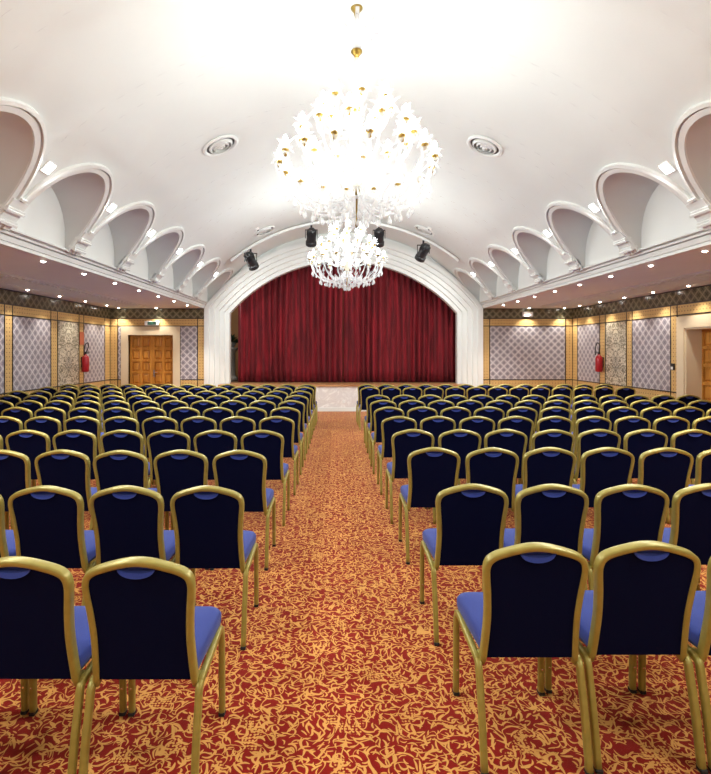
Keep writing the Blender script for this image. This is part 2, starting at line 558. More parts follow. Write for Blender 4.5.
# curtains
def curtain_bm(x0, x1, seed):
    rnd = random.Random(seed); bm = bmesh.new()
    folds = []; x = x0
    n = int((x1 - x0) / 0.012); rows = 10
    ph = [rnd.uniform(0, 6.28) for _ in range(6)]
    xs = [x0 + (x1 - x0) * i / n for i in range(n + 1)]
    prev = None
    for x in xs:
        col = []
        for k in range(rows + 1):
            z = 0.737 + (4.6 - 0.737) * k / rows
            q = x + 0.012 * math.sin(z * 1.3 + x * 5 + ph[0])
            w = 2 * PI * q / 0.165 + 1.1 * math.sin(q * 3.1 + ph[1]) + 0.7 * math.sin(q * 7.7 + ph[2])
            f = math.sin(w); f = math.copysign(abs(f) ** 0.75, f)
            y = 0.045 * f * (1 + 0.35 * math.sin(q * 4.3 + ph[3])) + 0.02 * math.sin(q * 2 * PI / 0.52 + ph[4])
            col.append(bm.verts.new((x, y, z)))
        if prev:
            for k in range(rows): bm.faces.new((prev[k], col[k], col[k + 1], prev[k + 1]))
        prev = col
    return bm
YC = D + 0.78
def curtain(x0, x1, seed, label):
    o = obj('stage_curtain', curtain_bm(x0, x1, seed), M['velvet'], None, True, (0, YC, 0))
    sm = o.modifiers.new('thick', 'SOLIDIFY'); sm.thickness = 0.006
    tag(o, label, 'curtain', 'red stage curtains')
curtain(-3.12, -0.012, 3, 'red velvet stage curtain half left of the centre split, beside the plant')
curtain(0.012, 3.6, 8, 'red velvet stage curtain half right of the centre split')

# plant on a stone pedestal just behind the curtain's left edge
px_, py_ = -3.47, D + 1.5
t = thing('stone_pedestal', 'grey mottled stone pedestal beside the left edge of the red curtain', 'pedestal', (px_, py_, 0.725))
stm = plaster('mottled_stone', lin(170, 165, 155), 0.8, 0.2)
bm = bmesh.new(); lathe(bm, [(0.2, 0), (0.2, 0.08), (0.16, 0.12), (0.13, 0.2), (0.12, 0.85), (0.15, 0.92), (0.2, 0.98), (0.2, 1.04)], 20)
obj('column', bm, stm, t, True)
t2 = thing('potted_plant', 'dark green leafy plant in a bowl on the stone pedestal by the curtain', 'plant', (px_, py_, 1.765))
bm = bmesh.new(); lathe(bm, [(0.07, 0), (0.14, 0.1), (0.16, 0.16), (0.13, 0.16), (0, 0.14)], 16); obj('bowl', bm, stm, t2, True)
bm = bmesh.new(); rnd = random.Random(2)
for k in range(90):
    a = rnd.uniform(0, 2 * PI); el = rnd.uniform(0.1, 1.45); L = rnd.uniform(0.18, 0.34)
    d = Vector((math.cos(a) * math.cos(el), math.sin(a) * math.cos(el), math.sin(el)))
    s = d.cross(Vector((0, 0, 1))).normalized() * 0.035
    b0 = Vector((0, 0, 0.15)) + d * 0.05; mid = b0 + d * L * 0.55; tip = b0 + d * L + Vector((0, 0, -0.05))
    vs = [bm.verts.new(q) for q in (b0, mid + s, tip, mid - s)]
    bm.faces.new(vs)
o = obj('foliage', bm, principled('plant_green', lin(24, 52, 26), 0.5), t2); o['kind'] = 'stuff'

bl = bpy.data.lights.new('backstage_fill', 'POINT'); bl.energy = 90; bl.shadow_soft_size = 0.1  # unseen fill light, added to brighten the gap beside the curtain
blo = bpy.data.objects.new('backstage_fill', bl); C.objects.link(blo); blo.location = (-3.6, D + 1.0, 3.4)
# ------------------------------------------------------------------ tiled walls
FZ0, TB0, PN0, LT0 = 2.575, 2.365, 0.856, 0.62
def wall_part(root, name, mat, rects, plane, axis, th):
    """rects: (a0,a1,z0,z1) on a wall plane; axis 'y' wall at x=plane, 'x' wall at y=plane; th signed into the room"""
    bm = bmesh.new()
    for a0, a1, z0, z1 in rects:
        if axis == 'y':
            xa, xb = sorted((plane, plane + th)); box(bm, xa, xb, a0, a1, z0, z1)
        else:
            ya, yb = sorted((plane, plane + th)); box(bm, a0, a1, ya, yb, z0, z1)
    return obj(name, bm, mat, root)

def lines(vx, hz, a0, a1, w=0.011):
    return [(v - w, v + w, z0, z1) for v, z0, z1 in vx] + [(h0, h1, z - w, z + w) for z, h0, h1 in hz]

def side_wall(name, plane, sgn, opening, segs, mid_c):
    th = -sgn * 0.012
    bm = bmesh.new()
    xa, xb = sorted((plane, plane + sgn * 0.4))
    if opening:
        o0, o1, oz = opening
        box(bm, xa, xb, Y0, o0, 0, ZS); box(bm, xa, xb, o1, D, 0, ZS); box(bm, xa, xb, o0, o1, oz, ZS)
    else: box(bm, xa, xb, Y0, D, 0, ZS)
    root = struct(name, bm, M['dado'])
    wall_part(root, 'dark_frieze', M['frz_y'], [(Y0, D, FZ0, ZS)], plane, 'y', th)
    wall_part(root, 'tan_border', M['tan_y'], [(Y0, D, TB0, FZ0)], plane, 'y', th)
    vx = []; s0 = segs[0][1]; s1 = segs[-1][2]
    runs = []
    for kind, a, b in segs:
        if kind == 'gap': continue
        if kind == 'strip': wall_part(root, 'tan_border', M['tan_y'], [(a, b, PN0, TB0)], plane, 'y', th)
        if kind == 'lat': wall_part(root, 'lattice_panel', M['lat_y'], [(a, b, PN0, TB0)], plane, 'y', th)
        if kind == 'flo': wall_part(root, 'floral_panel', floral('floral_tile', (a + b) / 2), [(a, b, PN0, TB0)], plane, 'y', th)
        wall_part(root, 'lower_border', M['tan_y'], [(a, b, LT0, PN0)], plane, 'y', th)
        vx += [(a, LT0, FZ0 if kind == 'strip' else TB0), (b, LT0, FZ0 if kind == 'strip' else TB0)]
        runs.append((a, b))
    hz = [(ZS - 0.012, Y0, D), (FZ0, Y0, D), (TB0, Y0, D)] + [(PN0, a, b) for a, b in runs]
    wall_part(root, 'black_listello', M['blacktile'], lines(vx, hz, Y0, D), plane, 'y', th * 1.5)
    return root

segsL = [('strip', 13.74, D - 0.012), ('lat', 12.59, 13.74), ('strip', 12.36, 12.59), ('flo', 11.4, 12.36), ('strip', 11.13, 11.4), ('lat', 9.81, 11.13), ('strip', 9.57, 9.81)]
y = 9.57
for kind, w in [('lat', 1.3), ('strip', 0.24), ('flo', 0.95), ('strip', 0.24), ('lat', 1.3), ('strip', 0.24)] * 3:
    if y - w < Y0: break
    segsL.append((kind, y - w, y)); y -= w
segsL.reverse()
wl = side_wall('wall_left', XL, -1, None, segsL, 0)
OZ = 2.11
segsR = [('strip', 13.79, D - 0.012), ('lat', 12.63, 13.79), ('strip', 12.37, 12.63), ('flo', 11.47, 12.37), ('strip', 11.25, 11.47), ('lat', 9.96, 11.25), ('strip', 9.77, 9.96)]
y = 7.82
for kind, w in [('strip', 0.2), ('lat', 1.3), ('strip', 0.24), ('flo', 0.95), ('strip', 0.24), ('lat', 1.3)] * 3:
    if y - w < Y0: break
    segsR.append((kind, y - w, y)); y -= w
segsR.reverse()
wr = side_wall('wall_right', XR, 1, (8.02, 9.57, OZ), segsR, 0)

# end wall wings
def wing(name, x0, x1, opening, segs):
    bm = bmesh.new()
    if opening:
        o0, o1, oz = opening
        box(bm, x0, o0, D, D + 0.35, 0, ZS + 0.2); box(bm, o1, x1, D, D + 0.35, 0, ZS + 0.2); box(bm, o0, o1, D, D + 0.35, oz, ZS + 0.2)
    else: box(bm, x0, x1, D, D + 0.35, 0, ZS + 0.2)
    root = struct(name, bm, M['dado'])
    th = -0.012
    wall_part(root, 'dark_frieze', M['frz_x'], [(x0, x1, FZ0, ZS)], D, 'x', th)
    wall_part(root, 'tan_border', M['tan_x'], [(x0, x1, TB0, FZ0)], D, 'x', th)
    vx, runs = [], []
    for kind, a, b in segs:
        if kind == 'strip': wall_part(root, 'tan_border', M['tan_x'], [(a, b, PN0, TB0)], D, 'x', th)
        if kind == 'lat': wall_part(root, 'lattice_panel', M['lat_x'], [(a, b, PN0, TB0)], D, 'x', th)
        wall_part(root, 'lower_border', M['tan_x'], [(a, b, LT0, PN0)], D, 'x', th)
        up = FZ0 if kind == 'strip' else TB0
        vx += [(a, LT0, up), (b, LT0, up)]; runs.append((a, b))
    hz = [(ZS - 0.012, x0, x1), (FZ0, x0, x1), (TB0, x0, x1)] + [(PN0, a, b) for a, b in runs]
    wall_part(root, 'black_listello', M['blacktile'], lines(vx, hz, x0, x1), D, 'x', th * 1.5)
    return root
PX = lambda px: (px - 335) / (F / D) + CAMX
LDO = (PX(128.5), PX(173.2))
wing('wall_front_left', XL, -3.9, (LDO[0], LDO[1], OZ), [('strip', XL + 0.012, PX(118)), ('lat', PX(118), PX(121.3)), ('lat', PX(180.3), PX(197.8)), ('strip', PX(197.8), -3.905)])
wing('wall_front_right', 3.9, XR, None, [('strip', 3.905, PX(489.5)), ('lat', PX(489.5), PX(565.2)), ('strip', PX(565.2), XR - 0.012)])
bm = bmesh.new(); box(bm, XL - 0.4, XR + 0.4, Y0 - 0.2, Y0, 0, 5.2)
struct('wall_back', bm, plaster('back_wall_paint', (0.62, 0.56, 0.46, 1), 0.6))

# doors -------------------------------------------------------------
def leaf_bm(w, h, cols, rows, th=0.045):
    """door leaf in the x-z plane, x 0..w, front at y=0 facing -y, with raised framed panels"""
    bm = bmesh.new(); box(bm, 0, w, 0.022, th, 0, h)
    st = 0.06; cw = (w - st) / cols; rh = (h - st) / rows
    for c in range(cols + 1): box(bm, c * cw, c * cw + st, -0.012, 0.022, 0, h)
    for r in range(rows + 1): box(bm, 0, w, -0.010, 0.022, r * rh, r * rh + st)
    for c in range(cols):
        for r in range(rows):
            x0, x1 = st + c * cw + 0.02, (c + 1) * cw - 0.02; z0, z1 = st + r * rh + 0.02, (r + 1) * rh - 0.02
            m = 0.03
            a = [bm.verts.new(v) for v in ((x0, 0.021, z0), (x1, 0.021, z0), (x1, 0.021, z1), (x0, 0.021, z1))]
            b = [bm.verts.new(v) for v in ((x0 + m, 0.0, z0 + m), (x1 - m, 0.0, z0 + m), (x1 - m, 0.0, z1 - m), (x0 + m, 0.0, z1 - m))]
            bm.faces.new(b)
            for i in range(4): bm.faces.new((a[i], a[(i + 1) % 4], b[(i + 1) % 4], b[i]))
    return bm
def handle_bm(sgn):
    bm = bmesh.new(); box(bm, -0.02, 0.02, -0.02, 0, -0.1, 0.1)
    sweep(bm, catmull([(0, -0.015, 0.03), (0, -0.06, 0.03), (sgn * 0.03, -0.065, 0.03), (sgn * 0.12, -0.06, 0.03)], 4), circ(0.011), (0, 0, 1))
    return bm
def double_door(name, x0, x1, y, mat=None, rz=0.0, rows=6):
    W = x1 - x0; w = W / 2 - 0.004
    root = bpy.data.objects.new(name, None); C.objects.link(root); root['kind'] = 'structure'
    root['label'] = 'honey wood double door with square raised panels in a cream stone surround'
    root.location = (x0, y, 0); root.rotation_euler = (0, 0, rz)
    for k in range(2):
        l = obj('door_leaf', leaf_bm(w, OZ - 0.01, 2, rows), M['wood'], root, loc=(k * (W / 2) + 0.003, 0, 0.005))
        if k == 1: h = obj('door_handle', handle_bm(-1 if k == 0 else 1), M['chrome'], l, loc=(w - 0.06 if k == 0 else 0.06, 0, 1.02))
    return root
d1 = double_door('door_1', LDO[0], LDO[1], D + 0.09)
def surround_end(x0, x1, y, outx0, outx1, top):
    bm = bmesh.new()
    box(bm, outx0, x0, y - 0.03, y + 0.09, 0, top); box(bm, x1, outx1, y - 0.03, y + 0.09, 0, top); box(bm, x0, x1, y - 0.03, y + 0.09, OZ, top)
    return bm
struct('trim_4', surround_end(LDO[0], LDO[1], D, PX(121.3), PX(180.3), TB0 - 0.012), M['stone'])
# door on the right wall, set back in a deep reveal, facing -x
d2 = double_door('door_2', XR + 0.32, XR + 0.32 + 1.55, 9.57, rz=-PI / 2)
d2.location = (XR + 0.31, 9.57, 0)
bm = bmesh.new()
for a0, a1, z0, z1 in ((9.57, 9.77, 0, TB0 - 0.03), (7.82, 8.02, 0, TB0 - 0.03), (8.02, 9.57, OZ, TB0 - 0.03)):
    box(bm, XR - 0.03, XR + 0.0, a0, a1, z0, z1)
box(bm, XR, XR + 0.4, 9.54, 9.57, 0, OZ); box(bm, XR, XR + 0.4, 8.02, 8.05, 0, OZ); box(bm, XR, XR + 0.4, 8.05, 9.54, OZ - 0.03, OZ)
struct('trim_5', bm, M['stone'])
bm = bmesh.new(); box(bm, XR + 0.36, XR + 0.42, 7.9, 9.7, 0, ZS); struct('wall_corridor', bm, M['dado'])
bm = bmesh.new(); box(bm, PX(121), PX(181), D + 0.16, D + 0.2, 0, ZS); struct('wall_lobby', bm, M['dado'])

# baseboards
for nm, x0, x1, y0, y1 in (('baseboard_left', XL, XL + 0.03, Y0, D - 0.03), ('baseboard_right', XR - 0.03, XR, 9.8, D - 0.03), ('baseboard_front_right', 3.95, XR - 0.03, D - 0.03, D), ('baseboard_front_left', PX(180.5), -3.95, D - 0.03, D)):
    bm = bmesh.new(); box(bm, x0, x1, y0, y1, 0, 0.14); struct(nm, bm, M['stone'])

# ------------------------------------------------------------------ small fittings on the walls
def extinguisher(label, loc, rz, hose_side):
    t = thing('fire_extinguisher', label, 'fire extinguisher', loc, rz, 'wall fire extinguishers')
    bm = bmesh.new(); lathe(bm, [(0, -0.22), (0.07, -0.215), (0.085, -0.19), (0.085, 0.12), (0.07, 0.17), (0.03, 0.2), (0.025, 0.225), (0, 0.23)], 18)
    obj('cylinder', bm, M['red'], t, True)
    bm = bmesh.new(); box(bm, -0.02, 0.02, -0.025, 0.025, 0.225, 0.265); box(bm, -0.012, 0.012, -0.12, 0.02, 0.27, 0.285); box(bm, -0.012, 0.012, -0.1, 0.02, 0.245, 0.255)
    obj('valve', bm, M['black'], t)
    bm = bmesh.new()
    s = hose_side
    sweep(bm, catmull([(0, 0, 0.25), (s * 0.05, -0.02, 0.33), (s * 0.09, -0.03, 0.43), (s * 0.03, -0.04, 0.51), (s * -0.07, -0.03, 0.46), (s * -0.12, -0.03, 0.33), (s * -0.115, -0.03, 0.2)], 6), circ(0.013), (0, 1, 0.01))
    obj('hose', bm, M['rubber'], t, True)
    bm = bmesh.new(); box(bm, -0.03, 0.03, 0.08, 0.1, -0.1, 0.16); obj('bracket', bm, M['black'], t)
    return t
extinguisher('red fire extinguisher on the tiled wall near the end wall double door', (XL + 0.112, 12.48, 1.36), PI / 2, 1)
extinguisher('red fire extinguisher on the tiled wall on the same side as the deep door recess', (XR - 0.112, 12.48, 1.36), -PI / 2, 1)
for x, y, nm in ((XL + 0.022, 12.475, 'behind the extinguisher nearest the end wall door'),):
    bm = bmesh.new(); box(bm, -0.005, 0.005, -0.1, 0.1, -0.16, 0.16)
    tag(obj('red_sign', bm, principled('faded_red_sign', lin(196, 110, 78), 0.5), loc=(x, y, 1.98)), 'faded red notice above the extinguisher near the end wall door', 'sign')
# exit sign above the door
t = thing('exit_sign', 'pale green lit exit sign box above the end wall double door', 'sign', (PX(152.5), D - 0.018, 2.44))
bm = bmesh.new(); box(bm, -0.2, 0.2, -0.06, 0.0, -0.06, 0.06); bevel(bm, 0.008); obj('housing', bm, M['white'], t)
bm = bmesh.new(); box(bm, -0.11, 0.13, -0.066, -0.058, -0.045, 0.045); obj('face_panel', bm, emission('exit_green', lin(150, 190, 170), 0.25), t)
bm = bmesh.new()
box(bm, -0.05, 0.02, -0.068, -0.066, -0.012, 0.012)
vs = [bm.verts.new(q) for q in ((0.02, -0.068, -0.03), (0.06, -0.068, 0), (0.02, -0.068, 0.03))]; bm.faces.new(vs)
obj('arrow', bm, principled('sign_dark_green', lin(40, 90, 70), 0.5), t)
# emergency light
t = thing('emergency_light', 'white rectangular emergency light box on the dark frieze of the windowless end wall', 'light', (PX(527), D - 0.012, 2.69))
bm = bmesh.new(); box(bm, -0.145, 0.145, -0.06, 0.0, -0.07, 0.07); bevel(bm, 0.012); obj('housing', bm, M['white'], t)
bm = bmesh.new(); box(bm, -0.12, 0.12, -0.068, -0.058, -0.05, 0.05); obj('diffuser', bm, principled('frosted_diffuser', (0.85, 0.83, 0.8, 1), 0.3), t)
# switch on the right wall strip
t = thing('wall_switch', 'small white and black wall switch on the tan border beside the deep door recess', 'switch', (XR - 0.018, 9.87, 1.36))
bm = bmesh.new(); box(bm, -0.03, 0, -0.04, 0.04, -0.065, 0.065); bevel(bm, 0.006); obj('plate', bm, M['black'], t)
bm = bmesh.new(); box(bm, -0.038, -0.028, -0.028, 0.028, -0.055, 0.0); obj('key', bm, M['white'], t)

# ------------------------------------------------------------------ ceiling fittings
ORD = ['first', 'second', 'third', 'fourth', 'fifth', 'sixth', 'seventh', 'eighth', 'ninth', 'tenth', 'eleventh', 'twelfth', 'thirteenth', 'fourteenth']
bm = bmesh.new(); lathe(bm, [(0.046, 0.0), (0.046, -0.005), (0.038, -0.008), (0.029, -0.005), (0.029, 0.0)], 20); dl_ring = bm
bm2 = bmesh.new(); lathe(bm2, [(0.028, -0.002), (0.025, -0.011), (0.015, -0.017), (0.0, -0.019)], 16)
dproto = thing('recessed_downlight', '', 'downlight')
obj('ring', dl_ring, M['white'], dproto, True); obj('lamp', bm2, M['spotglow'], dproto)
register(dproto)
nD = [0]
def downlight(x, y, label, group, spot=None):
    o = dproto if nD[0] == 0 else dup(dproto)
    nD[0] += 1
    o.location = (x, y, ZS); o['label'] = label; o['group'] = group
    if spot:
        l = bpy.data.lights.new('downlight_beam', 'SPOT'); l.energy = spot; l.spot_size = 1.7; l.spot_blend = 0.7; l.shadow_soft_size = 0.04; l.color = (1, 0.93, 0.82)
        lo = bpy.data.objects.new('downlight_beam', l); C.objects.link(lo); lo.location = (0, 0, -0.05); lo.parent = o
for k in range(13):
    downlight(-4.08, 13.0 - 1.07 * k, 'small lit downlight beside the left cornice, %s from the end wall' % ORD[k], 'downlights beside the left cornice', 120)
    downlight(4.12, 12.93 - 1.005 * k, 'small lit downlight beside the right cornice, %s from the end wall' % ORD[k], 'downlights beside the right cornice', 120)
for k in range(5):
    downlight(-6.2, 13.06 - 1.12 * k, 'small lit downlight along the left tiled wall, %s from the end wall' % ORD[k], 'downlights along the left wall', 45)
    downlight(6.18, 13.12 - 1.01 * k, 'small lit downlight along the right tiled wall, %s from the end wall' % ORD[k], 'downlights along the right wall', 45)
downlight(-6.24, 13.87, 'small lit downlight above the end wall, in the left corner', 'downlights above the end wall', 60)
downlight(-5.2, 13.87, 'small lit downlight above the end wall double door', 'downlights above the end wall', 60)
downlight(5.15, 13.87, 'small lit downlight above the white emergency light box', 'downlights above the end wall', 60)
downlight(6.12, 13.87, 'small lit downlight above the end wall, in the right corner', 'downlights above the end wall', 60)

def vault_matrix(x, y, lift=0.0):
    """frame on the vault: local -z points into the room"""
    a = math.asin(x / R)
    n = Vector((math.sin(a), 0, math.cos(a)))
    p = Vector((0, y, ZC)) + n * (R - lift)
    zx = Vector((math.cos(a), 0, -math.sin(a)))
    m = Matrix((zx, Vector((0, 1, 0)), n)).transposed().to_4x4(); m.translation = p
    return m
sproto = thing('square_ceiling_light', '', 'ceiling light')
bm = bmesh.new(); box(bm, -0.07, 0.07, -0.07, 0.07, -0.012, 0.004); obj('frame', bm, M['white'], sproto)
bm = bmesh.new(); box(bm, -0.058, 0.058, -0.058, 0.058, -0.018, -0.010); obj('diffuser', bm, M['squareglow'], sproto)
sl = bpy.data.lights.new('panel_beam', 'AREA'); sl.energy = 40; sl.size = 0.11; sl.color = (0.97, 1.0, 0.97)
slo = bpy.data.objects.new('panel_beam', sl); C.objects.link(slo); slo.location = (0, 0, -0.03); slo.parent = sproto
register(sproto); first = True
for k in range(1, 11):
    for sgn, side in ((-1, 'left'), (1, 'right')):
        o = sproto if first else dup(sproto); first = False
        o.matrix_world = vault_matrix(sgn * 3.28, D - BAY * k + 0.12, 0.004)
        o['label'] = 'square lit ceiling light between arches on the %s, %s from the stage' % (side, ORD[k - 1])
        o['group'] = 'square lights between the ceiling arches'

vproto = thing('round_air_vent', '', 'air vent')
bm = bmesh.new()
lathe(bm, [(0.26, 0.0), (0.265, -0.02), (0.235, -0.035), (0.215, -0.02), (0.212, 0.004)], 32); obj('outer_ring', bm, M['trimwhite'], vproto, True)
for r in (0.175, 0.12, 0.065):
    bm = bmesh.new(); lathe(bm, [(r + 0.006, -0.006), (r - 0.004, -0.028), (r - 0.026, -0.046), (r - 0.026, -0.04), (r - 0.010, -0.024), (r, -0.006)], 28); obj('ring_blade', bm, M['trimwhite'], vproto, True)
bm = bmesh.new(); lathe(bm, [(0.022, 0.0), (0.022, -0.045), (0, -0.048)], 14); obj('centre_cap', bm, M['white'], vproto, True)
bm = bmesh.new(); lathe(bm, [(0.216, -0.003), (0.0, -0.004)], 24); obj('throat_shade', bm, principled('vent_shade', (0.06, 0.055, 0.05, 1), 0.7), vproto)  # flat dark disc, shade inside the vent painted as colour
register(vproto)
for k, (x, y, l) in enumerate(((-1.87, 7.1, 'round slatted ceiling vent left of the large chandelier'), (1.89, 7.1, 'round slatted ceiling vent right of the large chandelier'), (-1.94, 12.05, 'round slatted ceiling vent near the stage, above the far left spotlight'), (1.92, 12.05, 'round slatted ceiling vent near the stage, above the far right spotlight'))):
    o = vproto if k == 0 else dup(vproto)
    o.matrix_world = vault_matrix(x, y, 0.006); o['label'] = l; o['group'] = 'round ceiling vents'

for k, (x, y, l) in enumerate(((-2.05, 11.6, 'small white smoke detector on the vault near the far left vent'), (1.98, 11.7, 'small white smoke detector on the vault near the far right vent'))):
    t = thing('smoke_detector', l, 'smoke detector', group='smoke detectors')
    bm = bmesh.new(); lathe(bm, [(0.05, 0.0), (0.05, -0.02), (0.035, -0.045), (0, -0.05)], 14); obj('body', bm, M['white'], t, True)
    bm = bmesh.new(); lathe(bm, [(0.02, -0.048), (0.018, -0.062), (0, -0.064)], 10); obj('sensor', bm, M['black'], t, True)
    t.matrix_world = vault_matrix(x, y, 0.002)

# lighting rail and spotlights
bm = bmesh.new()
RR = 4.52
a1 = math.asin(2.84 / RR)
path = [Vector((RR * math.sin(-a1 + 2 * a1 * k / 40), 12.5, ZC + RR * math.cos(-a1 + 2 * a1 * k / 40))) for k in range(41)]
sweep(bm, path, rrect(0.08, 0.07, 0.02), (0, 1, 0))
tag(obj('lighting_rail', bm, M['trimwhite'], None), 'white curved lighting rail across the vault in front of the stage', 'lighting rail')
def stage_spot(x, label, tilt, roll):
    z = ZC + math.sqrt(4.46 ** 2 - x * x)
    t = thing('stage_spotlight', label, 'spotlight', (x, 12.5, z), 0, 'stage spotlights on the rail'); t.scale = (1.25, 1.25, 1.25)
    bm = bmesh.new(); lathe(bm, [(0.02, 0.02), (0.02, -0.06), (0.012, -0.07)], 10); box(bm, -0.12, 0.12, -0.015, 0.015, -0.08, -0.065)
    for s in (-1, 1): box(bm, s * 0.12 - 0.006, s * 0.12 + 0.006, -0.015, 0.015, -0.24, -0.065)
    obj('yoke', bm, M['black'], t)
    mt = Matrix.Translation((0, 0, -0.2)) @ Matrix.Rotation(roll, 4, 'Y') @ Matrix.Rotation(tilt, 4, 'X')
    bm = bmesh.new(); lathe(bm, [(0, 0.17), (0.06, 0.165), (0.085, 0.12), (0.095, 0.02), (0.095, -0.1), (0.11, -0.12), (0.11, -0.19), (0.1, -0.19), (0.09, -0.14)], 18, mt)
    for k in range(4): lathe(bm, [(0.085, 0.03 + 0.028 * k), (0.102, 0.033 + 0.028 * k), (0.102, 0.04 + 0.028 * k), (0.085, 0.043 + 0.028 * k)], 18, mt)
    b = obj('lamp_housing', bm, M['black'], t, False)
    bm = bmesh.new(); lathe(bm, [(0.092, -0.145), (0.05, -0.158), (0, -0.162)], 16, mt); obj('lens', bm, principled('lens_glass', (0.3, 0.32, 0.35, 1), 0.08), b)
stage_spot(-2.35, 'black stage spotlight hanging at the left end of the curved rail', 0.75, -0.35)
stage_spot(-0.83, 'stage spotlight on the rail just left of the far chandelier', 0.75, 0.1)
stage_spot(0.86, 'black stage spotlight on the rail just right of the far chandelier', 0.75, -0.05)
stage_spot(1.97, 'black stage spotlight hanging at the right end of the curved rail', 0.75, 0.4)

# ------------------------------------------------------------------ chandeliers
def flower_bm(sc, seed):
    rnd = random.Random(seed); bm = bmesh.new()
    def petal(az, el, L, W, curl, base=Vector((0, 0, 0))):
        prev = None; N = 4
        d = Vector((math.cos(az), math.sin(az), 0)); sd = Vector((-math.sin(az), math.cos(az), 0))
        for k in range(N + 1):
            u = k / N; e = el - curl * u
            p = base + (d * math.cos(e) + Vector((0, 0, math.sin(e)))) * (L * u)
            w = W * math.sin(PI * min(0.97, 0.12 + 0.85 * u))
            c = [bm.verts.new(p + sd * w), bm.verts.new(p + Vector((0, 0, -0.25 * w))), bm.verts.new(p - sd * w)]
            if prev:
                for i in range(2): bm.faces.new((prev[i], prev[i + 1], c[i + 1], c[i]))
            prev = c
    for k in range(6): petal(k * PI / 3 + rnd.uniform(-.2, .2), rnd.uniform(0.3, 0.9), 0.115 * sc, 0.04 * sc, 0.9)
    for k in range(5): petal(k * 2 * PI / 5 + rnd.uniform(-.2, .2), rnd.uniform(1.0, 1.35), rnd.uniform(0.10, 0.17) * sc, 0.03 * sc, 0.5)
    for k in range(5): petal(k * 2 * PI / 5 + rnd.uniform(-.3, .3), rnd.uniform(-0.5, 0.1), 0.10 * sc, 0.032 * sc, 0.8, Vector((0, 0, -0.02)))
    return bm
